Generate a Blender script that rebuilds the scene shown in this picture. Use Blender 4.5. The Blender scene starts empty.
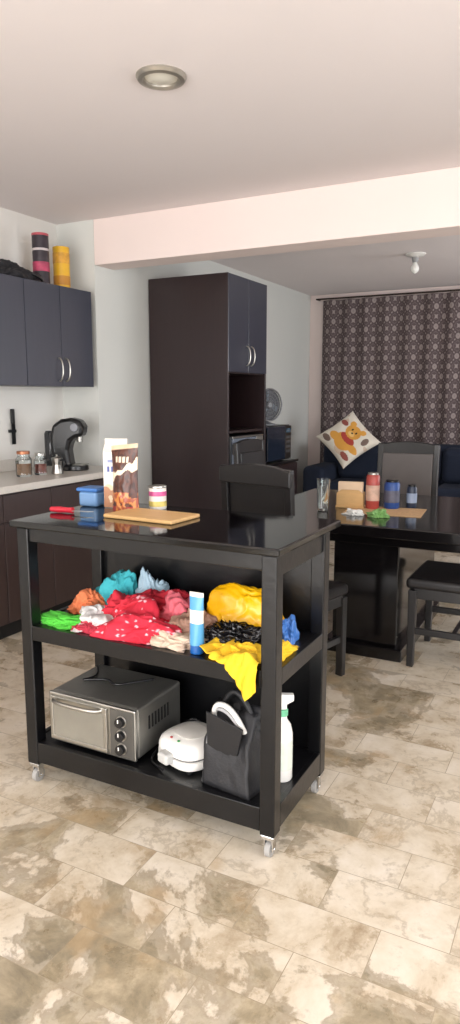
import bpy, bmesh, math, random
from mathutils import Vector, Matrix, noise
random.seed(3)
sc=bpy.context.scene
COL=sc.collection
def lin(c):
    return tuple(((x/255)/12.92 if x/255<=.04045 else (((x/255)+.055)/1.055)**2.4) for x in c)
MATS={}
def M(name,rgb,rough=.5,metal=0,coat=0,var=.12,scale=12,bump=0,bscale=60,spec=.5,trans=0,stretch=None,emit=0):
    if name in MATS: return MATS[name]
    m=bpy.data.materials.new(name); m.use_nodes=True
    nt=m.node_tree; N=nt.nodes; L=nt.links; b=N['Principled BSDF']
    c=lin(rgb)
    tc=N.new('ShaderNodeTexCoord'); mp=N.new('ShaderNodeMapping')
    L.new(tc.outputs['Object'],mp.inputs[0])
    if stretch: mp.inputs['Scale'].default_value=stretch
    nz=N.new('ShaderNodeTexNoise'); nz.inputs['Scale'].default_value=scale; nz.inputs['Detail'].default_value=5
    L.new(mp.outputs[0],nz.inputs['Vector'])
    mx=N.new('ShaderNodeMix'); mx.data_type='RGBA'
    mx.inputs['A'].default_value=(*[x*(1-var) for x in c],1); mx.inputs['B'].default_value=(*[min(1,x*(1+var)) for x in c],1)
    L.new(nz.outputs[0],mx.inputs['Factor']); L.new(mx.outputs['Result'],b.inputs['Base Color'])
    b.inputs['Roughness'].default_value=rough; b.inputs['Metallic'].default_value=metal
    b.inputs['Coat Weight'].default_value=coat; b.inputs['Specular IOR Level'].default_value=spec
    b.inputs['Coat Roughness'].default_value=.15
    b.inputs['Transmission Weight'].default_value=trans
    if emit:
        b.inputs['Emission Color'].default_value=(*c,1); b.inputs['Emission Strength'].default_value=emit
    if bump:
        n2=N.new('ShaderNodeTexNoise'); n2.inputs['Scale'].default_value=bscale; n2.inputs['Detail'].default_value=6
        L.new(mp.outputs[0],n2.inputs['Vector'])
        bp=N.new('ShaderNodeBump'); bp.inputs['Strength'].default_value=bump; bp.inputs['Distance'].default_value=.01
        L.new(n2.outputs[0],bp.inputs['Height']); L.new(bp.outputs[0],b.inputs['Normal'])
    MATS[name]=m; return m
def Mattr(name,rough=.7):
    if name in MATS: return MATS[name]
    m=bpy.data.materials.new(name); m.use_nodes=True; N=m.node_tree.nodes; L=m.node_tree.links
    a=N.new('ShaderNodeAttribute'); a.attribute_name='Col'
    L.new(a.outputs['Color'],N['Principled BSDF'].inputs['Base Color']); N['Principled BSDF'].inputs['Roughness'].default_value=rough
    MATS[name]=m; return m
CUR=[None]
def A(name,loc=(0,0,0),rz=0,rx=0,ry=0):
    e=bpy.data.objects.new(name,None); e.empty_display_size=.05
    e.location=loc; e.rotation_euler=(math.radians(rx),math.radians(ry),math.radians(rz)); COL.objects.link(e); CUR[0]=e; return e
def END(): CUR[0]=None
def fin(name,me,mat,smooth=False):
    o=bpy.data.objects.new(name,me); COL.objects.link(o)
    if mat: me.materials.append(mat)
    if smooth:
        for p in me.polygons: p.use_smooth=True
    if CUR[0]: o.parent=CUR[0]
    return o
def frombm(name,bm,mat,smooth=False):
    me=bpy.data.meshes.new(name); bm.to_mesh(me); bm.free(); return fin(name,me,mat,smooth)
def bev(o,w,seg=2):
    m=o.modifiers.new('b','BEVEL'); m.width=w; m.segments=seg; m.limit_method='ANGLE'; m.angle_limit=math.radians(40); return o
def box(name,a,b,mat,bw=.004,rot=None,seg=2):
    bm=bmesh.new(); bmesh.ops.create_cube(bm,size=1)
    c=[(a[i]+b[i])/2 for i in range(3)]; s=[abs(b[i]-a[i]) for i in range(3)]
    for v in bm.verts: v.co=Vector([v.co[i]*s[i] for i in range(3)])
    o=frombm(name,bm,mat); o.location=c
    if rot: o.rotation_euler=[math.radians(r) for r in rot]
    if bw: bev(o,min(bw,min(s)*.45),seg)
    return o
def boxes(name,lst,mat,bw=0):
    bm=bmesh.new()
    for a,b in lst:
        r=bmesh.ops.create_cube(bm,size=1)
        for v in r['verts']: v.co=Vector([(a[i]+b[i])/2+v.co[i]*abs(b[i]-a[i]) for i in range(3)])
    o=frombm(name,bm,mat)
    if bw: bev(o,bw)
    return o
def lathe(name,prof,mat,loc=(0,0,0),rot=(0,0,0),seg=40,smooth=True,sx=1,sy=1,ex=2):
    vs=[];fs=[]
    for r,z in prof:
        for i in range(seg):
            t=2*math.pi*i/seg; c_,s_=math.cos(t),math.sin(t)
            q=1 if ex==2 else (abs(c_)**ex+abs(s_)**ex)**(-1/ex)
            vs.append((r*q*c_*sx,r*q*s_*sy,z))
    n=len(prof)
    for j in range(n-1):
        for i in range(seg):
            fs.append((j*seg+i,j*seg+(i+1)%seg,(j+1)*seg+(i+1)%seg,(j+1)*seg+i))
    if prof[0][0]>0: fs.append(tuple(reversed(range(seg))))
    if prof[-1][0]>0: fs.append(tuple((n-1)*seg+i for i in range(seg)))
    me=bpy.data.meshes.new(name); me.from_pydata(vs,[],fs); me.update()
    o=fin(name,me,mat,smooth); o.location=loc; o.rotation_euler=[math.radians(r) for r in rot]
    if smooth:
        e=o.modifiers.new('e','EDGE_SPLIT'); e.split_angle=math.radians(35)
    return o
def cyl(name,loc,r,h,mat,rot=(0,0,0),r2=None,c=.0015,seg=32):
    r2=r if r2 is None else r2; c=min(c,r*.3,h*.3)
    return lathe(name,[(max(r-c,1e-4),0),(r,c),(r2,h-c),(max(r2-c,1e-4),h)],mat,loc,rot,seg)
def tube(name,pts,r,mat,cyc=False,res=4):
    cu=bpy.data.curves.new(name,'CURVE'); cu.dimensions='3D'; cu.bevel_depth=r; cu.bevel_resolution=3; cu.use_fill_caps=True; cu.resolution_u=res
    s=cu.splines.new('NURBS'); s.points.add(len(pts)-1)
    for p,q in zip(s.points,pts): p.co=(*q,1)
    s.use_endpoint_u=True; s.order_u=3; s.use_cyclic_u=cyc
    cu.materials.append(mat); o=bpy.data.objects.new(name,cu); COL.objects.link(o)
    if CUR[0]: o.parent=CUR[0]
    # convert to mesh
    dg=bpy.context.evaluated_depsgraph_get(); me=bpy.data.meshes.new_from_object(o.evaluated_get(dg))
    par=o.parent; bpy.data.objects.remove(o)
    o=bpy.data.objects.new(name,me); COL.objects.link(o); o.parent=par
    for p in me.polygons: p.use_smooth=True
    return o
def prism(name,poly,x0,x1,mat,plane='YZ',bw=.004):
    bm=bmesh.new()
    def P(p,t):
        return {'YZ':(t,p[0],p[1]),'XZ':(p[0],t,p[1]),'XY':(p[0],p[1],t)}[plane]
    a=[bm.verts.new(P(p,x0)) for p in poly]; b=[bm.verts.new(P(p,x1)) for p in poly]
    n=len(poly); bm.faces.new(a); bm.faces.new(list(reversed(b)))
    for i in range(n): bm.faces.new((a[i],b[i],b[(i+1)%n],a[(i+1)%n]))
    bmesh.ops.recalc_face_normals(bm,faces=bm.faces)
    o=frombm(name,bm,mat)
    if bw: bev(o,bw)
    return o
def crumple(name,c,s,mat,seed=0,amp=.35,freq=2.2,paint=None,flat=.25,ridge=.10,fold=.07,nf=7):
    """crumpled cloth heap; c = centre of base, s = full sizes"""
    bm=bmesh.new(); bmesh.ops.create_icosphere(bm,subdivisions=6,radius=1)
    sd=Vector((seed*3.7,seed*1.3,seed*7.1))
    dr=Vector((math.cos(seed*1.9),math.sin(seed*1.9),.5)).normalized()
    for v in bm.verts:
        n=v.co.normalized()
        out=1+amp*noise.noise(n*1.3+sd)*1.4
        w=n+.5*noise.noise_vector(n*1.5+sd)
        rd=1-abs(noise.noise(w*freq+sd*2))*2.2
        fo=math.sin(nf*w.dot(dr)+4*noise.noise(n*1.7+sd*5)); fo=1-abs(fo)**.7
        r=out*(1+ridge*(rd-.5)+fold*2*(fo-.4))
        p=n*r; z=max(p.z,-flat)+flat
        k=1+.10*(1-min(1,z*2))
        v.co=Vector((p.x*.5*s[0]*k,p.y*.5*s[1]*k,z/(1+flat)*s[2]))
    me=bpy.data.meshes.new(name); bm.to_mesh(me); bm.free()
    if paint:
        at=me.color_attributes.new('Col','FLOAT_COLOR','POINT')
        for i,v in enumerate(me.vertices): at.data[i].color=(*paint(v.co),1)
    o=fin(name,me,mat,True); o.location=c; return o
def printed(name,x0,x1,z0,z1,y,fn,mat,nx=44,nz=90):
    """flat printed label on a box front, coloured per vertex"""
    vs=[];fs=[]
    for j in range(nz+1):
        for i in range(nx+1): vs.append((x0+(x1-x0)*i/nx,y,z0+(z1-z0)*j/nz))
    for j in range(nz):
        for i in range(nx):
            a=j*(nx+1)+i; fs.append((a,a+1,a+nx+2,a+nx+1))
    me=bpy.data.meshes.new(name); me.from_pydata(vs,[],fs)
    at=me.color_attributes.new('Col','FLOAT_COLOR','POINT')
    k=0
    for j in range(nz+1):
        for i in range(nx+1): at.data[k].color=(*fn(i/nx,j/nz),1); k+=1
    return fin(name,me,mat)

# ---------------- materials
wallM=M('wall_paint',(224,222,217),.85,var=.02,scale=2,bump=.04,bscale=90)
wallB=M('wall_paint_back',(212,213,208),.85,var=.02,scale=2,bump=.04,bscale=90)
ceilM=M('ceiling_paint',(232,224,223),.9,var=.02,scale=1.5)
beamM=M('beam_paint',(238,222,216),.85,var=.02,scale=2)
wood=M('espresso_wood',(40,26,27),.4,var=.25,scale=8,stretch=(6,6,.6),coat=.1)
woodsm=M('espresso_door_daylit',(52,55,68),.34,var=.12,scale=8,stretch=(6,6,.6),coat=.25)  # dark brown doors; bluish daylight reflection is put into the base colour
baseW=M('base_wood',(58,44,42),.4,var=.2,scale=8,stretch=(6,6,.6),coat=.1)
blk=M('black_painted_wood',(12,12,14),.3,var=.3,scale=9,bump=.08,bscale=40,coat=.15,spec=.35)
topM=M('black_gloss_top',(6,6,7),.07,var=.3,scale=6,bump=.02,bscale=12,coat=0,spec=.5)
tblM=M('table_black_wood',(14,12,13),.12,var=.25,scale=8,stretch=(.7,8,8),coat=.1,spec=.45)
chM=M('chair_black',(22,20,21),.38,var=.2,coat=.2)
seatM=M('seat_leather',(26,24,25),.42,var=.2,bump=.1,bscale=80)
metal=M('brushed_metal',(180,178,172),.32,metal=1,var=.08,scale=30)
metalD=M('oven_metal',(160,158,152),.36,metal=.85,var=.12,scale=25)
chrome=M('chrome',(210,210,210),.15,metal=1,var=.02)
blackP=M('black_plastic',(18,18,20),.3,var=.1)
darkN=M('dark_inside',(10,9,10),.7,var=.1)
white=M('white_plastic',(232,230,225),.3,var=.03,coat=.2)
stone=M('counter_stone',(205,200,192),.3,var=.08,scale=60)
glassM=M('glass',(245,250,250),.03,trans=1,var=0)
navy=M('navy_fabric',(24,33,52),.9,var=.2,scale=40,bump=.2,bscale=200)
woodL=M('light_wood',(205,165,110),.5,var=.18,scale=10,stretch=(1,10,4))

def floor_mat():
    m=bpy.data.materials.new('stone_tile_floor'); m.use_nodes=True; nt=m.node_tree; N=nt.nodes; L=nt.links; b=N['Principled BSDF']
    tc=N.new('ShaderNodeTexCoord')
    mp=N.new('ShaderNodeMapping'); mp.inputs['Location'].default_value=(.13,.07,0); L.new(tc.outputs['Object'],mp.inputs[0])
    br=N.new('ShaderNodeTexBrick'); br.offset=.5; br.inputs['Scale'].default_value=1
    br.inputs['Brick Width'].default_value=.36; br.inputs['Row Height'].default_value=.18; br.inputs['Mortar Size'].default_value=.0014
    br.inputs['Mortar Smooth'].default_value=.4
    br.inputs['Color1'].default_value=(0,0,0,1); br.inputs['Color2'].default_value=(1,1,1,1); br.inputs['Mortar'].default_value=(.5,.5,.5,1)
    L.new(mp.outputs[0],br.inputs[0])
    bw=N.new('ShaderNodeRGBToBW'); L.new(br.outputs['Color'],bw.inputs[0])
    w=N.new('ShaderNodeMath'); w.operation='MULTIPLY'; w.inputs[1].default_value=.5; L.new(bw.outputs[0],w.inputs[0])
    def nz(scale,det,rough,dist=0,four=True):
        n=N.new('ShaderNodeTexNoise'); n.noise_dimensions='4D' if four else '3D'
        n.inputs['Scale'].default_value=scale; n.inputs['Detail'].default_value=det; n.inputs['Roughness'].default_value=rough; n.inputs['Distortion'].default_value=dist
        L.new(mp.outputs[0],n.inputs['Vector'])
        if four: L.new(w.outputs[0],n.inputs['W'])
        return n
    def ramp(src,els):
        r=N.new('ShaderNodeValToRGB'); e=r.color_ramp.elements
        e[0].position=els[0][0]; e[0].color=(*els[0][1],1); e[1].position=els[1][0]; e[1].color=(*els[1][1],1)
        for p,c in els[2:]:
            q=e.new(p); q.color=(*c,1)
        L.new(src,r.inputs[0]); return r
    def mix(f,a,bb):
        mx=N.new('ShaderNodeMix'); mx.data_type='RGBA'; L.new(f,mx.inputs['Factor']); L.new(a,mx.inputs['A'])
        if isinstance(bb,tuple): mx.inputs['B'].default_value=(*bb,1)
        else: L.new(bb,mx.inputs['B'])
        return mx.outputs['Result']
    base=nz(5,9,.68,.4)
    r1=ramp(base.outputs[0],[(.32,lin((166,148,122))),(.68,lin((224,214,199))),(.43,lin((194,179,156))),(.52,lin((210,198,178)))])
    pat=nz(1.6,10,.63,.4)
    pm=ramp(pat.outputs[0],[(.54,(0,0,0)),(.585,(.85,.85,.85))])
    pc=nz(6,9,.72,.6)
    r2=ramp(pc.outputs[0],[(.34,lin((92,84,66))),(.66,lin((186,170,142))),(.45,lin((126,114,90))),(.54,lin((152,138,112)))])
    c=mix(pm.outputs[0],r1.outputs[0],r2.outputs[0])
    ed=ramp(pat.outputs[0],[(.535,(0,0,0)),(.571,(0,0,0)),(.552,(.5,.5,.5))]); c=mix(ed.outputs[0],c,lin((116,98,72)))
    ed2=ramp(pat.outputs[0],[(.42,(0,0,0)),(.448,(0,0,0)),(.434,(.4,.4,.4))]); c=mix(ed2.outputs[0],c,lin((132,112,84)))
    p3=nz(3.1,8,.6,.2); m3=ramp(p3.outputs[0],[(.57,(0,0,0)),(.64,(.5,.5,.5))]); c=mix(m3.outputs[0],c,lin((176,148,110)))
    gs=nz(30,6,.7,0,False); gm=ramp(gs.outputs[0],[(.56,(0,0,0)),(.70,(.35,.35,.35))]); c=mix(gm.outputs[0],c,lin((130,116,94)))
    c=mix(br.outputs['Fac'],c,lin((156,142,120)))
    L.new(c,b.inputs['Base Color'])
    rr=ramp(base.outputs[0],[(.3,(.22,)*3),(.7,(.38,)*3)]); L.new(rr.outputs[0],b.inputs['Roughness'])
    bp=N.new('ShaderNodeBump'); bp.inputs['Strength'].default_value=.15; bp.inputs['Distance'].default_value=.004
    L.new(br.outputs['Fac'],bp.inputs['Height']); bp.invert=True; L.new(bp.outputs[0],b.inputs['Normal'])
    return m
def curtain_mat():
    m=bpy.data.materials.new('patterned_curtain'); m.use_nodes=True; nt=m.node_tree; N=nt.nodes; L=nt.links; b=N['Principled BSDF']
    uv=N.new('ShaderNodeUVMap'); uv.uv_map='UVMap'; sp=N.new('ShaderNodeSeparateXYZ'); L.new(uv.outputs[0],sp.inputs[0])
    def mt(op,a,bb=None):
        n=N.new('ShaderNodeMath'); n.operation=op
        for i,x in enumerate((a,bb)):
            if x is None: continue
            if isinstance(x,(int,float)): n.inputs[i].default_value=x
            else: L.new(x,n.inputs[i])
        return n.outputs[0]
    cu=mt('COSINE',mt('MULTIPLY',sp.outputs[0],2*math.pi/.20)); cv=mt('COSINE',mt('MULTIPLY',sp.outputs[1],2*math.pi/.22))
    f=mt('ABSOLUTE',mt('MULTIPLY',mt('ADD',cu,cv),.5))
    fine=mt('MULTIPLY',mt('MULTIPLY',mt('COSINE',mt('MULTIPLY',sp.outputs[0],2*math.pi/.05)),mt('COSINE',mt('MULTIPLY',sp.outputs[1],2*math.pi/.055))),.12)
    f=mt('ADD',f,fine)
    r=N.new('ShaderNodeValToRGB'); e=r.color_ramp.elements
    D=lin((84,71,72)); W=lin((146,134,131)); G=lin((106,94,93))
    e[0].position=.0; e[0].color=(*W,1); e[1].position=1; e[1].color=(*W,1)
    for p,c in [(.08,W),(.15,D),(.40,D),(.5,G),(.6,G),(.70,D),(.82,D),(.92,W)]:
        q=e.new(p); q.color=(*c,1)
    L.new(f,r.inputs[0]); L.new(r.outputs[0],b.inputs['Base Color']); b.inputs['Roughness'].default_value=.9
    return m

# ---------------- room
H=2.64; XR=1.9; YB=-2.3; YF=8.32
box('floor',(-3.75,YB-.2,-.1),(XR+.2,YF+.2,0),floor_mat(),0)
box('ceiling',(-3.75,YB-.2,H),(XR+.2,YF+.2,H+.1),ceilM,0)
boxes('wall_left',[((-3.75,YB-.2,0),(-3.55,4.12,H))],wallM)
boxes('wall_left_back',[((-3.75,4.12,0),(-3.22,YF,H))],wallB)
boxes('wall_far',[((-3.75,YF,0),(XR+.2,YF+.2,H))],beamM)
def wallhole(name,axis,pos,th,lo,hi,holes,mat):
    L=[];cur=lo
    def seg(a,b,z0,z1):
        if axis=='X': L.append(((pos,a,z0),(pos+th,b,z1)))
        else: L.append(((a,pos,z0),(b,pos+th,z1)))
    for h0,h1,z0,z1 in holes:
        seg(cur,h0,0,H); 
        if z0>0: seg(h0,h1,0,z0)
        seg(h0,h1,z1,H); cur=h1
    seg(cur,hi,0,H)
    boxes(name,L,mat)
wallhole('wall_right','X',XR,.2,YB,YF,[(-.6,2.2,.8,2.2),(5.2,7.4,.8,2.2)],wallM)
wallhole('wall_rear','Y',YB-.2,.2,-3.55,XR,[(-2.8,1.2,.02,2.25)],wallM)
box('trim_beam',(-3.22,4.12,2.335),(XR,4.34,H),beamM,.004)
box('baseboard_back',(-3.22,4.35,0),(-3.208,4.76,.08),wallM,.002)
alu=M('aluminium_frame',(190,190,190),.35,metal=.8)
def winframe(name,axis,pos,a,b,z0,z1,n):
    L=[]; t=.04
    def sg(p0,p1,q0,q1):
        if axis=='X': L.append(((pos,p0,q0),(pos+.05,p1,q1)))
        else: L.append(((p0,pos,q0),(p1,pos+.05,q1)))
    sg(a,b,z0,z0+t); sg(a,b,z1-t,z1)
    for i in range(n+1):
        x=a+(b-a-t)*i/n; sg(x,x+t,z0+t,z1-t)
    boxes(name,L,alu)
winframe('window_1','X',XR+.05,-.6,2.2,.8,2.2,2)
winframe('added_window_back','X',XR+.05,5.2,7.4,.8,2.2,2)  # unseen window, added so light can enter the back area
winframe('window_3','Y',YB-.15,-2.8,1.2,.02,2.25,4)

# ---------------- kitchen units (left)
def bow(name,x,y,z,h=.13,m=metal):
    tube(name,[(x,y,z-h/2),(x+.012,y,z-h/2),(x+.032,y,z-h/3),(x+.038,y,z),(x+.032,y,z+h/3),(x+.012,y,z+h/2),(x,y,z+h/2)],.0055,m)
A('kitchen_base_cabinet')
box('carcass',(-3.545,.9,.10),(-2.99,4.11,.875),baseW,.002)
box('plinth',(-3.54,.9,0),(-3.04,4.11,.10),darkN,.002)
y=4.105
ys=[]
while y>1.2:
    y0=y-.40
    box('door_panel',(-2.989,y0+.003,.11),(-2.971,y-.003,.70),baseW,.003)
    box('drawer_front',(-2.989,y0+.003,.71),(-2.971,y-.003,.865),baseW,.003)
    ys.append(y0); y=y0
for i,y0 in enumerate(ys):
    bow('handle',-2.971,(y0+.04 if i%2==1 else y0+.36),.60)
END()
A('kitchen_countertop')
box('slab',(-3.545,.9,.877),(-2.94,4.113,.92),stone,.006)
box('backsplash',(-3.547,.9,.921),(-3.53,4.113,1.0),stone,.003)
END()
A('kitchen_wall_cabinet')
box('carcass',(-3.545,1.3,1.49),(-3.222,4.05,2.143),wood,.002)
y=4.05;k=0
while y>1.4:
    y0=y-.33
    box('door_panel',(-3.221,y0+.002,1.49),(-3.20,y-.002,2.143),woodsm,.003)
    bow('handle',-3.2,(y0+.035 if k%2==0 else y-.035),1.60,.15)
    y=y0;k+=1
END()
# on top of wall cabinet
def canister(name,loc,r,h,body,bands):
    A(name,loc); cyl('body',(0,0,0),r,h,body)
    for z0,z1,m,*rr in bands: cyl('band',(0,0,z0),r+.0012,z1-z0,m,c=.0005)
    END()
pinkM=M('pink_print',(170,60,90),.45,var=.8,scale=25)
blk2=M('black_print',(45,36,44),.4,var=.8,scale=20)
yel=M('yellow_plastic',(222,172,40),.35,var=.25,scale=12)
canister('printed_tin',(-3.33,3.70,2.144),.054,.33,blk2,[(.09,.15,pinkM),(.22,.235,M('tin_ring',(190,180,180),.3)),(.315,.329,M('tin_lid',(180,80,90),.3))])
canister('yellow_canister',(-3.33,3.90,2.144),.056,.28,yel,[(.03,.09,M('amber',(190,130,40),.4)),(.17,.24,M('gold_print',(205,150,50),.4,var=.5,scale=30))])
A('black_shoulder_bag',(-3.33,3.36,2.144)); crumple('body',(0,0,0),(.2,.40,.11),M('bag_fabric',(28,28,32),.8),5)
tube('strap',[(.04,.15,.06),(.08,.2,.05),(.09,.26,.012),(.02,.25,.012),(-.05,.15,.05)],.01,blackP); END()

# coffee machine
A('coffee_machine',(-3.22,3.80,.92),rz=112)
lathe('base',[(.085,0),(.09,.006),(.088,.03),(.06,.036)],blackP,sx=1,sy=1.1,loc=(0,-.02,0))
prism('body',[(.09,.02),(.125,.10),(.13,.22),(.11,.31),(.05,.35),(-.02,.36),(-.085,.345),(-.11,.30),(-.10,.235),(-.05,.225),(-.015,.20),(.0,.14),(-.01,.06),(-.02,.02)],-.068,.068,blackP,bw=.024)
cyl('nozzle',(0,-.065,.195),.022,.04,metalD)
dg_=M('dial_grey',(92,92,96),.3,metal=.5)
cyl('dial',(.066,-.05,.295),.028,.010,dg_,rot=(0,90,0)); cyl('dial_b',(-.066,-.05,.295),.028,.010,dg_,rot=(0,-90,0))
lathe('water_tank',[(.045,0),(.05,.02),(.05,.22),(.04,.24)],M('tank',(60,62,66),.1,trans=.5),loc=(0,.135,.03))
box('drip_grid',(-.05,-.11,.036),(.05,-.02,.042),metalD,.002)
END()
A('kitchen_knife',(-3.528,3.58,1.10)); box('blade',(-.003,-.018,0),(0,.018,.14),blackP,.002); box('handle',(-.012,-.014,.14),(.006,.014,.24),blackP,.005); box('wall_magnet',(-.021,-.03,.08),(-.003,.03,.10),blackP,.002); END()
for i,(yy,xx,r,h) in enumerate([(3.47,-3.2,.042,.12),(3.34,-3.22,.05,.14)]):
    A('glass_jar',(xx,yy,.9205)); lathe('glass',[(r*.9,0),(r,.01),(r,h*.8),(r*.75,h*.9),(r*.75,h),(r*.7,h),(r*.7,h*.9),(r*.93,h*.78),(r*.93,.012),(.001,.008)],glassM)
    lathe('contents',[(.001,.013),(r*.9,.013),(r*.9,h*.6),(.001,h*.62)],M('spice_brown' if i else 'spice_red',(150,110,80) if i else (130,60,50),.8,var=.4,scale=80))
    cyl('lid',(0,0,h+.001),r*.82,.02,[metal,M('copper',(170,110,80),.35,metal=.7)][i]); END()
A('stovetop_moka_pot',(-3.14,3.56,.9205)); lathe('pot',[(.038,0),(.04,.004),(.03,.06),(.036,.10),(.034,.104),(.006,.115),(.007,.125),(.001,.128)],metal,seg=10,smooth=False); tube('handle',[(.03,0,.09),(.06,0,.095),(.062,0,.06),(.055,0,.04)],.006,blackP); END()
A('wall_outlet',(-3.547,3.98,1.12)); box('plate',(0,-.035,-.055),(.008,.035,.055),white,.003); box('socket',(.008,-.015,-.02),(.011,.015,.02),M('outlet_grey',(170,170,170),.4),.001); END()

# ---------------- tall cabinet
A('tall_pantry_cabinet')
X0,X1,Y0,Y1,ZT=-3.205,-2.50,4.77,5.46,2.33
box('side_near',(X0,Y0,0),(X1,Y0+.02,ZT),wood,.002)
box('side_far',(X0,Y1-.02,0),(X1,Y1,ZT),wood,.002)
box('top',(X0,Y0+.02,ZT-.02),(X1-.02,Y1-.02,ZT),wood,.002)
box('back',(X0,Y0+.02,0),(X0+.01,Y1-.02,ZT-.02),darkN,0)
for z in (.10,.82,1.14,1.60): box('shelf',(X0+.01,Y0+.02,z),(X1-.02,Y1-.02,z+.018),wood,.001)
ym=(Y0+Y1)/2
for a,b in ((Y0+.002,ym-.002),(ym+.002,Y1-.002)):
    box('upper_door',(X1-.018,a,1.61),(X1+.004,b,ZT-.002),woodsm,.003)
    box('lower_door',(X1-.018,a,.10),(X1+.004,b,.81),woodsm,.003)
for s in (-.04,.04):
    bow('handle',X1+.004,ym+s,1.74,.15); bow('handle',X1+.004,ym+s,.66,.15)
END()
A('built_in_microwave',(-2.775,5.115,.8385))
box('body',(-.25,-.3,0.001),(.27,.3,.28),blackP,.008); box('door_glass',(.27,-.28,.02),(.285,.14,.26),M('smoked_glass_sheen',(118,126,138),.12,coat=.5),.004)  # door glass colour lightened to carry a grey reflection
box('control_panel',(.27,.15,.02),(.282,.28,.26),metalD,.003); tube('handle',[(.285,.12,.04),(.31,.12,.05),(.31,.12,.22),(.285,.12,.24)],.007,metal); box('silver_trim',(.27,-.285,.262),(.284,.285,.275),metal,.002)
END()
# side console + microwave + fan
A('console_cabinet')
box('body',(-3.2,5.62,.06),(-2.64,6.5,.79),wood,.004); box('top',(-3.205,5.6,.79),(-2.62,6.52,.812),blk,.004); box('plinth',(-3.18,5.64,0),(-2.68,6.48,.06),darkN,.002)
box('door_1',(-2.64,5.63,.08),(-2.622,6.055,.78),wood,.003); box('door_2',(-2.64,6.065,.08),(-2.622,6.49,.78),wood,.003); END()
A('microwave_oven',(-2.9,6.09,.812))
box('body',(-.22,-.29,.01),(.24,.29,.345),blackP,.012); box('door',(.24,-.28,.02),(.26,.13,.335),M('dark_glass',(28,36,50),.08,coat=.6),.006)
box('control_panel',(.24,.135,.02),(.258,.28,.335),blackP,.004); box('display',(.258,.155,.27),(.26,.26,.31),M('display',(60,90,110),.2),.001)
for i in range(4):
    for j in range(3): box('button',(.258,.16+j*.036,.08+i*.045),(.261,.185+j*.036,.105+i*.045),M('button_grey',(80,82,86),.4),.001)
for a in (-.18,.18):
    for b in (-.22,.22): cyl('foot',(a,b,0),.015,.012,blackP)
END()
A('desk_fan',(-2.78,6.08,1.158),rz=-25)
fg=M('fan_grey',(120,122,126),.4)
lathe('base',[(.09,0),(.09,.012),(.03,.03),(.014,.04),(.012,.1)],fg)
fm=M('fan_metal',(120,120,122),.35,metal=.6)
for rr in (.15,.11,.075,.035):
    tube('guard_ring',[(.05,rr*math.cos(t*math.pi/8),.19+rr*math.sin(t*math.pi/8)) for t in range(16)],.008 if rr>.14 else .004,fm,cyc=True)
for k in range(20):
    t=k*math.pi/10; tube('guard_wire',[(.055,.03*math.cos(t),.19+.03*math.sin(t)),(.06,.09*math.cos(t),.19+.09*math.sin(t)),(.05,.145*math.cos(t),.19+.145*math.sin(t))],.002,fm)
lathe('rear_shell',[(.145,.03),(.13,.0),(.06,-.02),(.001,-.022)],M('fan_shell',(84,86,92),.5),loc=(0,0,.19),rot=(0,90,0))
for k in range(3):
    box('blade',(.0,-.035,.02),(.006,.035,.12),M('fan_blade',(130,140,150),.3),.002).matrix_local=Matrix.Translation((.03,0,.19))@Matrix.Rotation(k*2.094,4,'X')@Matrix.Translation((0,0,.07))@Matrix.Rotation(.35,4,'Z')
cyl('motor',(-.06,0,.19),.04,.10,fg,rot=(0,90,0)); cyl('hub',(.04,0,.19),.025,.018,fg,rot=(0,90,0))
END()

# ---------------- ceiling lights
A('recessed_downlight',(-1.59,2.48,H))
lathe('rim',[(.098,0),(.098,-.006),(.09,-.016),(.075,-.02),(.066,-.012),(.064,-.003)],M('satin_nickel',(168,162,152),.35,metal=.7))
lathe('lens',[(.064,-.006),(.04,-.012),(.001,-.014)],M('frosted_lens',(222,218,206),.4)); END()
A('ceiling_bulb_lamp',(-1.50,6.35,H))
lathe('canopy',[(.085,0),(.085,-.008),(.07,-.02),(.03,-.03)],white); lathe('socket',[(.03,-.028),(.028,-.06),(.024,-.07)],M('socket_grey',(150,150,150),.4))
lathe('bulb',[(.014,-.07),(.02,-.085),(.034,-.11),(.036,-.13),(.028,-.15),(.012,-.163),(.001,-.165)],M('bulb_glass',(240,240,235),.25)); END()

# ---------------- curtain
def curtain():
    A('patterned_curtain')
    nx,nz=420,16; x0,x1=-3.03,.2; z0,z1=.12,2.56
    vs=[];fs=[];uvs=[]
    for j in range(nz+1):
        z=z0+(z1-z0)*j/nz
        for i in range(nx+1):
            x=x0+(x1-x0)*i/nx
            am=.034*(.7+.5*noise.noise(Vector((x*2,0,z*.3))))
            y=8.23+am*math.sin(x*2*math.pi/.24+1.6*noise.noise(Vector((x*1.5,5,z*.4))))
            vs.append((x,y,z)); uvs.append((x*1.25+.02*noise.noise(Vector((x*3,z,2))),z))
    for j in range(nz):
        for i in range(nx):
            a=j*(nx+1)+i; fs.append((a,a+1,a+nx+2,a+nx+1))
    me=bpy.data.meshes.new('fabric'); me.from_pydata(vs,[],fs); uv=me.uv_layers.new(name='UVMap')
    for l in me.loops: uv.data[l.index].uv=uvs[l.vertex_index]
    fin('fabric',me,curtain_mat(),True)
    END()
    A('curtain_rod'); rd=M('rod_dark',(60,50,45),.4,metal=.5); tube('rod',[(-3.1,8.21,2.575),(-1.4,8.21,2.575),(.3,8.21,2.575)],.010,rd)
    for x in (-3.1,-1.4,.3): box('bracket',(x-.01,8.21,2.57),(x+.01,8.32,2.585),rd,.002)
    END()
curtain()

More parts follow.
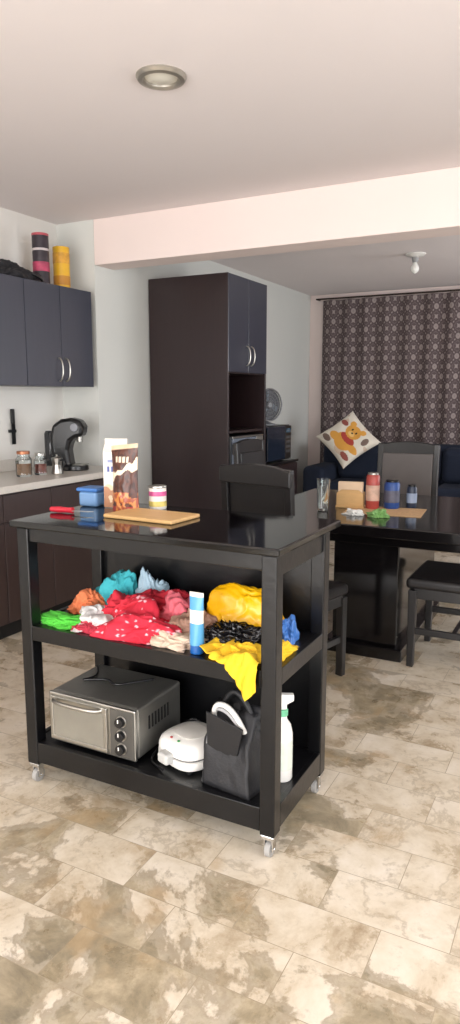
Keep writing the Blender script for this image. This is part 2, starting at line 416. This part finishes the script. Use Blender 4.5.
# ---------------- sofa
A('navy_sofa',(-1.75,7.72,0))
box('base',(-1.15,-.42,.08),(1.15,.38,.34),navy,.03)
for x in (-1.05,1.05):
    for y in (-.36,.3): cyl('foot',(x,y,0),.03,.085,blackP)
box('backrest',(-1.12,.14,.30),(1.12,.42,.90),navy,.09,seg=5)
for s in (-1,1): box('arm',(s*1.15-.13*s-.13,-.42,.10),(s*1.15-.13*s+.13,.38,.66),navy,.07,seg=5)
for i in range(3):
    x=-.88+i*.587; box('seat_cushion',(x,-.43,.335),(x+.58,.18,.50),navy,.05,seg=4)
    box('back_cushion',(x,-.02,.49),(x+.58,.20,.88),navy,.08,seg=5)
END()
# cushion with cartoon bear
def cushion():
    A('printed_throw_pillow',(-2.43,7.50,.955),rx=60,rz=14)
    n=110; s=.255; vs=[];cols=[];fs=[]
    def col(x,y):
        def el(cx,cy,rx,ry): return ((x-cx)/rx)**2+((y-cy)/ry)**2<1
        c=lin((228,220,205))
        if noise.noise(Vector((x*9,y*9,3)))>.32: c=lin((212,190,170))
        Y=lin((222,160,70)); R=lin((176,66,56))
        if el(.02,-.07,.12,.10): c=Y
        if el(-.10,-.10,.07,.045) or el(.15,-.06,.07,.04): c=Y
        if el(.02,-.02,.10,.045): c=R
        if el(0,.075,.095,.08) or el(-.08,.14,.035,.035) or el(.075,.15,.035,.035): c=Y
        if el(0,.045,.04,.025): c=lin((236,192,120))
        if el(-.03,.09,.010,.014) or el(.03,.09,.010,.014) or el(0,.058,.013,.009): c=lin((40,25,20))
        if el(-.16,.08,.05,.03) or el(.16,-.17,.06,.03): c=lin((150,80,70))
        if el(-.15,-.18,.06,.03) or el(.17,.1,.03,.05): c=lin((120,100,90))
        return c
    for sd in (1,-1):
        for j in range(n+1):
            for i in range(n+1):
                u=-1+2*i/n; v=-1+2*j/n
                pin=1-.10*(1-abs(u)**2)*(abs(v)**3); pin2=1-.10*(1-abs(v)**2)*(abs(u)**3)
                x=u*s*pin2; y=v*s*pin
                h=.08*((1-u**4)*(1-v**4))**.5*(1+.12*noise.noise(Vector((u*3,v*3,sd))))
                vs.append((x,y,sd*h)); cols.append(col(x,y) if sd==1 else lin((220,210,195)))
    N1=(n+1)**2
    for b in (0,N1):
        for j in range(n):
            for i in range(n):
                a=b+j*(n+1)+i; f=(a,a+1,a+n+2,a+n+1); fs.append(f if b==0 else f[::-1])
    me=bpy.data.meshes.new('pillow'); me.from_pydata(vs,[],fs)
    at=me.color_attributes.new('Col','FLOAT_COLOR','POINT')
    for i,c in enumerate(cols): at.data[i].color=(*c,1)
    o=fin('pillow',me,Mattr('printed_fabric',.85),True); o.rotation_euler=(0,0,math.radians(-50))
    END()
cushion()

# ---------------- dining table
A('dining_table')
box('top',(-1.80,3.50,.70),(-.42,4.80,.76),tblM,.006)
box('apron_front',(-1.70,3.60,.64),(-.52,3.62,.70),tblM,.003); box('apron_back',(-1.70,4.68,.64),(-.52,4.70,.70),tblM,.003)
box('pedestal',(-1.25,3.66,.07),(-.885,4.62,.70),tblM,.006); box('plinth',(-1.29,3.62,0),(-.845,4.66,.07),tblM,.006)
END()
def chair(loc,rz,back=1.08,w=.22,panel=None):
    A('dining_chair',loc,rz=rz)  # faces +Y ; back at -Y
    pm=panel or seatM
    for s in (-1,1):
        prism('back_post_leg',[(-.24,0),(-.20,0),(-.19,.45),(-.235,back),(-.265,back),(-.23,.45)],s*w-.02,s*w+.02,chM,bw=.005)
        prism('front_leg',[(.20,0),(.235,0),(.24,.42),(.195,.42)],s*w-.02,s*w+.02,chM,bw=.005)
        box('side_stretcher',(s*w-.01,-.20,.18),(s*w+.01,.21,.215),chM,.003)
        box('side_rail',(s*w-.012,-.20,.375),(s*w+.012,.21,.43),chM,.003)
    box('front_rail',(-w+.02,.205,.375),(w-.02,.23,.43),chM,.003); box('back_rail',(-w+.02,-.225,.375),(w-.02,-.20,.43),chM,.003)
    box('cross_stretcher',(-w+.01,-.01,.185),(w-.01,.015,.21),chM,.003)
    box('seat_pad',(-w-.02,-.19,.425),(w+.02,.255,.485),seatM,.022,seg=4)
    prism('back_panel',[(-.208,.56),(-.19,.56),(-.222,back-.07),(-.245,back-.07)],-w+.02,w-.02,pm,bw=.006)
    poly=[(-w-.02,back-.08),(w+.02,back-.08),(w+.022,back-.01),(w*.6,back+.01),(0,back+.018),(-w*.6,back+.01),(-w-.022,back-.01)]
    prism('crest_rail',poly,-.272,-.235,chM,plane='XZ',bw=.006)
    END()
chair((-1.32,3.15,0),-14,back=1.10,w=.19)
chair((-.575,3.83,0),90)
chair((-1.22,4.95,0),180,w=.205,panel=M('chair_panel_sheen',(96,90,88),.45))  # grey panel colour stands for the reflection on dark leather
chair((-1.86,4.34,0),-90,back=1.12,w=.2)
# things on the table
zT=.7605
A('drinking_glass',(-1.40,3.88,zT)); lathe('glass',[(.028,0),(.032,.006),(.040,.185),(.0375,.185),(.029,.012),(.001,.01)],glassM); END()
A('napkin_holder',(-1.29,4.06,zT),rz=10)
box('base',(-.085,-.045,0),(.085,.045,.012),woodL,.003)
for s in (-1,1): prism('side_plate',[(-.08,.012),(.08,.012),(.08,.09),(.05,.11),(-.05,.11),(-.08,.09)],s*.035-.004,s*.035+.004,woodL,plane='XZ',bw=.002)
for i in range(6): box('napkin',(-.073,-.025+i*.009,.013),(.073,-.019+i*.009,.155-.004*(i%2)),M('napkin_paper',(226,200,170),.9),.002)
END()
def can(name,loc,r,h,body,lab,lid):
    A(name,loc); lathe('body',[(r*.85,0),(r,.01),(r,h-.012),(r*.85,h)],body); cyl('label',(0,0,h*.25),r+.001,h*.45,lab,c=.0004); cyl('lid',(0,0,h),r*.8,.012,lid); END()
can('spray_can_red',(-1.155,4.06,zT),.04,.205,M('red_label',(170,70,62),.4,var=.6,scale=20),M('cream_label',(205,170,150),.5,var=.5,scale=30),metal)
can('blue_tin',(-1.055,4.12,zT),.046,.16,M('blue_label',(40,75,140),.4,var=.4,scale=20),M('teal_label',(90,90,105),.5,var=.6,scale=25),blackP)
can('small_jar',(-.955,4.20,zT),.03,.13,M('dark_label',(45,55,75),.4,var=.3,scale=20),M('pale_label',(150,165,190),.5,var=.4,scale=25),blackP)
A('woven_placemat',(-1.06,4.0,zT-.0005),rz=6); box('mat',(-.22,-.15,0),(.22,.15,.004),M('wicker',(196,160,118),.8,var=.35,scale=60),.002); END()
for n,p,s,m,sd in [('green_snack_wrapper',(-1.04,3.79,zT+.001),(.10,.07,.04),M('green_foil',(120,165,95),.35,metal=.2,var=.5,scale=14),3),('white_paper_napkin',(-1.18,3.80,zT),(.11,.06,.03),M('paper_white',(225,225,220),.8),9)]:
    A(n,p); crumple('wrapper',(0,0,0),s,m,sd,ridge=.3); END()

# ---------------- kitchen cart
A('kitchen_island_cart')
xl,xr,yf,yb=-1.785,-.785,1.80,2.255; p=.05
for nx,x in (('l',xl),('r',xr-p)):
    for ny,y in (('f',yf),('b',yb-p)): box('post_'+nx+ny,(x,y,.078),(x+p,y+p,.968),blk,.004)
box('top',(-1.81,1.79,.968),(-.775,2.34,.992),topM,.005)
box('apron_front',(xl+p,yf+.008,.92),(xr-p,yf+.03,.968),blk,.002); box('apron_right',(xr-.03,yf+p,.90),(xr-.008,yb-p,.968),blk,.002); box('apron_left',(xl+.008,yf+p,.90),(xl+.03,yb-p,.968),blk,.002)
for nm,z1,t in (('mid',.61,.05),('low',.165,.075)):
    box(nm+'_shelf_board',(xl+.022,yf+.022,z1-.02),(xr-.022,yb-.03,z1),blk,.001)
    box(nm+'_rail_front',(xl+p,yf+.001,z1-t),(xr-p,yf+.021,z1+.004),blk,.002)
    box(nm+'_rail_left',(xl+.001,yf+p,z1-t),(xl+.021,yb-p,z1+.004),blk,.002); box(nm+'_rail_right',(xr-.021,yf+p,z1-t),(xr-.001,yb-p,z1+.004),blk,.002)
box('back_panel',(xl+p,yb-.028,.09),(xr-p,yb-.012,.96),blk,.001)
for x in (xl+.025,xr-.025):
    for y in (yf+.025,yb-.025):
        cyl('caster_wheel',(x-.009,y,.026),.026,.018,M('caster_rubber',(150,148,145),.5),rot=(0,90,0)); 
        box('caster_fork_a',(x-.016,y-.013,.022),(x-.0105,y+.014,.066),chrome,.001); box('caster_fork_b',(x+.0105,y-.013,.022),(x+.016,y+.014,.066),chrome,.001)
        box('caster_plate',(x-.022,y-.022,.064),(x+.022,y+.022,.078),chrome,.002); cyl('axle',(x-.018,y,.026),.005,.036,chrome,rot=(0,90,0))
END()
zc=.9925
A('food_container',(-1.762,2.20,zc),rz=6)
box('tub',(-.042,-.04,0),(.042,.04,.06),M('tub_clear',(120,160,205),.2,trans=.2),.012,seg=4); box('lid',(-.048,-.046,.06),(.048,.046,.075),M('blue_lid',(60,110,175),.35),.006); END()
A('milk_carton',(-1.655,2.22,zc),rz=18)
cw=M('carton_white',(226,220,210),.45,var=.04)
box('body',(-.045,-.032,0),(.045,.032,.22),cw,.003); prism('gable',[(-.032,.22),(.032,.22),(.006,.25),(.006,.268),(-.006,.268),(-.006,.25)],-.045,.045,cw,bw=.001)
def pm_(u,v):
    n=noise.noise(Vector((u*3,v*5,2)))
    if v<.36+.06*math.sin(u*7)+.05*n: return lin((176,122,84)) if noise.noise(Vector((u*4,v*9,8)))<.05 else lin((222,196,160))
    if .64<v<.74 and .12<u<.8 and math.sin(u*34)>-.45: return lin((66,80,150))
    if .80<v<.86 and .2<u<.7: return lin((130,140,180))
    return lin((228,223,214))
printed('front_print',-.044,.044,.002,.219,-.0326,pm_,Mattr('carton_print',.45))
END()
# brown pouch-like pack, tapered to a crimped top
A('brown_snack_bag',(-1.565,2.15,zc),rz=8)
def pouch():
    nx,nz=40,70; vs=[];cs=[];fs=[]
    for sd in (-1,1):
        for j in range(nz+1):
            v=j/nz
            for i in range(nx+1):
                u=-1+2*i/nx
                d=.032*(1-abs(u)**2.5)*(1-v**2.2)**.8+.0012
                wr=.003*noise.noise(Vector((u*3,v*9,sd)))*(1 if 0<j else 0)
                vs.append((u*(.056-.004*math.sin(v*math.pi)),sd*(d+wr*(1-abs(u))),v*.252+(.006*u if v>.9 else 0)))
                n=noise.noise(Vector((u*2,v*7,5))); n2=noise.noise(Vector((u*4.5,v*14,1)))
                c=lin((84,44,30)) if n2>-.05 else lin((62,32,24))
                if v>.93: c=lin((205,180,150))
                elif abs(v-(.62+.12*u+.10*n))<.055: c=lin((236,216,190))
                elif abs(v-.78)<.045 and abs(u)<.6 and math.sin(u*22)>-.4: c=lin((225,205,180))
                elif v<.30 and n>-.05: c=lin((200,128,66)) if n2>0 else lin((150,70,40))
                elif v<.08: c=lin((150,50,40))
                cs.append(c)
    N1=(nx+1)*(nz+1)
    for b in (0,N1):
        for j in range(nz):
            for i in range(nx):
                a=b+j*(nx+1)+i; f=(a,a+1,a+nx+2,a+nx+1); fs.append(f if b==0 else f[::-1])
    me=bpy.data.meshes.new('pouch'); me.from_pydata(vs,[],fs)
    at=me.color_attributes.new('Col','FLOAT_COLOR','POINT')
    for i,c in enumerate(cs): at.data[i].color=(*c,1)
    fin('pouch',me,Mattr('foil_print',.35),True)
pouch()
END()
A('dessert_can',(-1.487,2.25,zc)); lathe('tin',[(.032,0),(.034,.004),(.034,.083),(.031,.087),(.001,.087)],cw)
cyl('pink_band',(0,0,.052),.0346,.018,M('pink_band',(190,80,130),.4,var=.7,scale=40),c=.0004); cyl('yellow_band',(0,0,.012),.0346,.02,M('yellow_band',(200,180,100),.4,var=.7,scale=40),c=.0004); lathe('rim',[(.035,.083),(.036,.086),(.035,.09),(.03,.089)],metal); END()
A('cutting_board',(-1.395,2.07,zc),rz=-3); box('board',(-.15,-.09,0),(.15,.09,.014),woodL,.005); END()
A('red_handled_knife',(-1.752,2.0,zc),rz=8); lathe('handle',[(.001,-.05),(.009,-.045),(.012,-.01),(.010,.03),(.012,.05),(.001,.052)],M('red_plastic',(190,36,54),.35),rot=(0,90,0),loc=(.0,0,.012))
prism('blade',[(.05,-.010),(.11,-.008),(.135,.004),(.05,.010)],.010,.0115,metalD,plane='XY',bw=0); END()

# mid shelf textiles
zm=.6105
def piece(name,x,y,sx,sy,sz,m,seed,z=zm,**k): crumple(name,(x,y,z),(sx,sy,sz),m,seed,**k)
F=lambda n,c,**k: M(n,c,.85,var=.15,scale=20,bump=.15,bscale=150,**k)
def dots(p):
    c=lin((196,34,56)); q=p*46+Vector((0,0,0))
    w=noise.noise(p*30)
    d=min((q-Vector((round(q.x),round(q.y),round(q.z)))).length+.25*w,1)
    return lin((240,185,195)) if d<.24 else c
A('clothes_pile')
redF=F('red_fabric',(196,38,56))
piece('green_cloth',-1.64,1.89,.19,.12,.035,F('green_fabric',(75,180,55)),1)
piece('orange_cloth',-1.67,2.05,.14,.14,.075,F('orange_fabric',(222,125,80)),2)
piece('teal_cloth',-1.58,2.12,.18,.13,.14,F('teal_fabric',(60,170,180)),3)
piece('white_cloth',-1.54,1.94,.17,.17,.06,F('white_fabric',(214,210,208)),4)
piece('red_patterned_cloth',-1.35,1.93,.28,.19,.095,Mattr('polka_fabric',.85),6,paint=dots,amp=.5)
piece('red_cloth',-1.46,2.0,.19,.17,.11,redF,8,amp=.45,fold=.08)
piece('pink_cloth',-1.27,2.06,.2,.16,.11,F('pink_fabric',(212,100,112)),18)
piece('red_cloth_b',-1.34,2.09,.22,.14,.115,redF,31,amp=.3,fold=.07)
piece('lightblue_cloth',-1.45,2.13,.14,.12,.14,F('sky_fabric',(165,190,205)),21)
piece('beige_cloth',-1.19,1.89,.18,.13,.045,F('beige_fabric',(200,178,158)),10)
piece('white_cloth_b',-1.45,1.875,.12,.08,.03,F('white_fabric',(214,210,208)),24)
piece('brown_cloth',-1.18,2.0,.16,.16,.09,F('brown_fabric',(160,124,106)),12)
piece('red_pouch',-1.53,1.87,.12,.07,.03,F('red_pouch_fabric',(170,40,60)),15)
END()
A('yellow_plastic_bag'); ypl=M('yellow_bag_plastic',(236,176,14),.3,var=.1,scale=10)
piece('bag',-1.045,2.10,.29,.15,.18,ypl,11,amp=.15,fold=.03,ridge=.05,freq=3,nf=5); END()
A('black_plastic_bag'); piece('bag',-.985,1.95,.21,.11,.09,M('black_bag_plastic',(20,18,20),.18,var=.2),13,ridge=.3,freq=3.5); END()
A('blue_bag'); piece('bag',-.865,2.09,.05,.09,.075,M('blue_bag_plastic',(60,110,180),.4,var=.6,scale=30),14); END()
A('pink_cream_tub',(-1.385,1.855,zm+.001)); lathe('tub',[(.024,0),(.028,.004),(.030,.03),(.001,.03)],M('tub_pink',(205,140,165),.35)); cyl('lid',(0,0,.03),.031,.018,M('tub_lid',(226,205,212),.3)); cyl('label',(0,0,.008),.0296,.014,M('tub_label',(150,80,120),.4,var=.3,scale=40),c=.0003); END()
A('lotion_tube',(-1.082,1.85,zm+.001))
tm=M('tube_blue',(80,150,195),.3,var=.1)
cyl('cap',(0,0,0),.022,.03,M('tube_cap',(30,90,160),.3))
vs=[];fs=[];seg=28
for j in range(13):
    t=j/12; z=.03+t*.17; rx=.023+.003*t; ry=.023*(1-t)**.7+.0015
    for i in range(seg):
        a=2*math.pi*i/seg; vs.append((rx*math.cos(a),ry*math.sin(a),z))
for j in range(12):
    for i in range(seg): fs.append((j*seg+i,j*seg+(i+1)%seg,(j+1)*seg+(i+1)%seg,(j+1)*seg+i))
fs.append(tuple(12*seg+i for i in range(seg)))
me=bpy.data.meshes.new('tube_body'); me.from_pydata(vs,[],fs); tb=fin('tube_body',me,tm,True)
me.materials.append(cw)
for p_ in me.polygons:
    if .10<p_.center.z<.14 or p_.center.z>.185: p_.material_index=1
END()
def hanging():
    A('yellow_cloth')
    yf_=F('yellow_fabric',(232,186,36))
    nx,nt=70,70; vs=[];fs=[]
    for j in range(nt+1):
        for i in range(nx+1):
            u=i/nx; x=-1.045+u*.205
            L1=.12; tip=-.01+.045*u+.085*max(0,1-abs(u-.84)/.34)**1.1
            s=j/nt*(L1+tip)
            wr=noise.noise(Vector((x*26,s*18,1)))*.012
            fo=.010*math.sin(u*22+s*20+3*noise.noise(Vector((x*8,s*8,7))))
            if s<L1: y=1.915-s; z=zm+.025+.03*abs(noise.noise(Vector((x*14,s*12,4))))+wr*.6+fo*.6
            else: y=1.795-.010-abs(wr)*.6-abs(fo)*.8; z=zm+.022-(s-L1)+wr*.3
            vs.append((x+wr*.6,y,z))
    for j in range(nt):
        for i in range(nx):
            a=j*(nx+1)+i; fs.append((a,a+1,a+nx+2,a+nx+1))
    me=bpy.data.meshes.new('cloth'); me.from_pydata(vs,[],fs); o=fin('cloth',me,yf_,True)
    m=o.modifiers.new('s','SOLIDIFY'); m.thickness=.003
    crumple('fold',(-.94,1.87,zm),(.2,.06,.045),yf_,17,ridge=.3)
    crumple('fold_b',(-.84,1.95,zm),(.06,.16,.04),yf_,19,ridge=.3)
    END()
hanging()

# bottom shelf
zl=.1655
A('toaster_oven',(-1.51,1.945,zl))
bx=.19; by=.11
box('shell',(-bx,-by+.012,.012),(bx,by+.08,.20),metalD,.012)
box('front_frame',(-bx,-by,.012),(bx,-by+.014,.198),metal,.004)
box('door_glass',(-bx+.02,-by-.006,.035),(.065,-by,.17),M('oven_glass',(120,116,106),.12,coat=.5,var=.3,scale=8),.003)
boxes('door_frame',[((-bx+.01,-by-.009,.022),(.075,-by,.037)),((-bx+.01,-by-.009,.168),(.075,-by,.187)),((-bx+.01,-by-.009,.037),(-bx+.024,-by,.168)),((.061,-by-.009,.037),(.075,-by,.168))],metal,.002)
tube('door_handle',[(-bx+.03,-by-.008,.175),(-bx+.035,-by-.032,.175),(.045,-by-.032,.175),(.05,-by-.008,.175)],.007,metal)
box('panel',(.085,-by-.003,.02),(bx-.005,-by,.19),M('panel_grey',(92,90,86),.4,metal=.5),.002)
for i in range(3):
    cyl('knob_ring',(.135,-by-.003,.052+.05*i),.021,.004,metal,rot=(90,0,0))
    cyl('knob',(.135,-by-.006,.052+.05*i),.017,.018,blackP,rot=(90,0,0)); box('knob_mark',(.133,-by-.026,.054+.05*i),(.137,-by-.023,.067+.05*i),white,.0005)
for x in (-.16,.16):
    for y in (-.08,.14): cyl('foot',(x,y,0),.012,.014,blackP)
tube('power_cord',[(-.17,.195,.10),(-.2,.17,.19),(-.17,.15,.205),(-.1,.06,.206),(-.15,.0,.205),(-.05,.07,.206),(0,.02,.205),(.06,.09,.206),(.1,.14,.205)],.004,blackP)
for k in range(7): box('vent',(bx-.0005,-.03+k*.02,.1),(bx+.001,-.02+k*.02,.15),darkN,0)
END()
# white folding sandwich maker lying flat
A('sandwich_maker',(-1.172,1.965,zl+.001),rz=-20)
lathe('bottom_shell',[(.085,.006),(.098,.014),(.104,.03),(.104,.044),(.098,.046)],white,ex=3.2,sy=1.0,seg=72)
lathe('gasket',[(.098,.046),(.098,.053)],M('grey_gasket',(100,100,100),.5),ex=3.2,seg=72)
lathe('top_shell',[(.098,.053),(.104,.055),(.104,.068),(.097,.086),(.082,.098),(.05,.103),(.001,.105)],white,ex=3.0,seg=72)
lathe('lid_recess',[(.052,.1035),(.055,.1065),(.05,.108),(.001,.109)],M('lid_cream',(222,219,212),.35),ex=3,seg=48)
box('handle_latch',(-.026,-.135,.03),(.026,-.095,.068),M('latch_grey',(185,185,182),.35),.01,seg=4)
cyl('pilot_light_red',(-.02,-.075,.099),.005,.004,M('red_light',(180,40,40),.3)); cyl('pilot_light_green',(.02,-.075,.099),.005,.004,M('green_light',(40,150,70),.3))
for a in range(4): cyl('foot',(.07*(1 if a%2 else -1),.07*(1 if a//2 else -1),0),.01,.012,blackP)
tube('cord',[(-.03,.10,.05),(-.09,.10,.10),(-.117,.05,.07),(-.119,-.02,.04),(-.118,-.07,.01),(-.09,-.115,.005),(-.04,-.125,.005),(.0,-.128,.008)],.0045,blackP)
END()
def tote():
    A('insulated_tote_bag',(-.965,1.90,zl),rz=-8)
    bm=bmesh.new(); bmesh.ops.create_cube(bm,size=1); bmesh.ops.subdivide_edges(bm,edges=bm.edges[:],cuts=14,use_grid_fill=True)
    for v in bm.verts:
        t=v.co.z+.5; w=.185-.02*t; d=.12*(1-.75*t**1.5)+.01
        n=noise.noise(Vector((v.co.x*4,v.co.y*3,v.co.z*4)))
        n2=noise.noise(Vector((v.co.x*9+4,v.co.y*6,v.co.z*8)))
        v.co=Vector((v.co.x*w+ .015*t*n-.02*t, v.co.y*d+.02*n*t+.006*n2+.04*t*t, t*.245+(.03*n if t>.8 else 0)))
        v.co.z=max(0,v.co.z)
    frombm('body',bm,M('tote_fabric',(32,32,35),.6,var=.2,scale=30,bump=.2,bscale=120),True)
    prism('front_flap',[(-.09,.10),(.03,.12),(.05,.215),(-.095,.24)],-.040,-.033,M('tote_dark',(22,22,25),.5),plane='XZ',bw=.002)
    tube('strap_white',[(-.09,-.0,.20),(-.08,-.02,.26),(-.03,-.02,.275),(.02,-.02,.24),(.04,-.01,.19)],.009,white)
    tube('strap_black',[(-.09,.03,.19),(-.06,.03,.30),(.01,.03,.30),(.06,.03,.20)],.009,M('strap_black_web',(30,30,32),.6))
    tube('strap_grey',[(-.1,.01,.18),(-.095,.0,.235),(-.05,-.01,.25),(-.01,-.01,.235),(.03,-.02,.2)],.007,M('strap_grey_web',(170,170,172),.6))
    tube('piping',[(-.093,-.062,.005),(-.093,-.045,.12),(-.095,-.01,.225)],.003,M('tote_piping',(120,120,122),.6))
    END()
tote()
A('spray_bottle',(-.845,2.0,zl),rz=-60)
lathe('bottle',[(.001,0),(.034,0),(.037,.006),(.037,.16),(.03,.19),(.016,.21),(.014,.225)],white,sx=.9,sy=.9)
cyl('label',(0,0,.04),.0338,.10,M('spray_label',(208,216,205),.4,var=.2,scale=25),c=.0004)
gr=M('green_trigger',(110,190,150),.35)
cyl('collar',(0,0,.222),.017,.022,gr); prism('head',[(x_,z_+.012) for x_,z_ in [(-.045,.245),(-.045,.262),(-.02,.285),(.035,.283),(.035,.262),(.012,.25),(.012,.233),(-.012,.233),(-.015,.245)]],-.011,.011,white,bw=.003)
prism('trigger',[(x_,z_+.012) for x_,z_ in [(-.022,.246),(-.030,.246),(-.045,.215),(-.050,.195),(-.043,.195),(-.036,.213)]],-.006,.006,gr,bw=.002); cyl('nozzle',(-.045,0,.266),.009,.012,gr,rot=(0,-90,0)); END()

# ---------------- light
def area(name,loc,rot,sx,sy,pw,col):
    l=bpy.data.lights.new(name,'AREA'); l.shape='RECTANGLE'; l.size=sx; l.size_y=sy; l.energy=pw; l.color=col
    o=bpy.data.objects.new(name,l); COL.objects.link(o); o.location=loc; o.rotation_euler=[math.radians(r) for r in rot]
area('daylight_rear',(-.8,YB-.25,1.15),(90,0,0),4.0,2.2,250,(1,.98,.97))
area('daylight_right',(XR+.25,.8,1.5),(90,0,90),2.8,1.4,100,(.95,.97,1))
area('added_daylight_back',(XR+.25,6.3,1.5),(90,0,90),2.2,1.4,80,(.93,.96,1))  # lamp added behind the invented back window to light the dining area
w=bpy.data.worlds.new('sky'); sc.world=w; w.use_nodes=True; N=w.node_tree.nodes; L=w.node_tree.links
sk=N.new('ShaderNodeTexSky'); sk.sky_type='HOSEK_WILKIE'; sk.sun_direction=(.3,-.4,.86); L.new(sk.outputs[0],N['Background'].inputs[0]); N['Background'].inputs[1].default_value=.9
# ---------------- camera
cam=bpy.data.cameras.new('camera'); cam.sensor_fit='VERTICAL'; cam.sensor_height=36; cam.lens=36*700/1024
co=bpy.data.objects.new('camera',cam); COL.objects.link(co); co.location=(0,0,1.42); co.rotation_euler=(math.radians(90-9.33),0,math.radians(27.5)); sc.camera=co
sc.view_settings.view_transform='Standard'; sc.view_settings.look='None'; sc.view_settings.exposure=.15
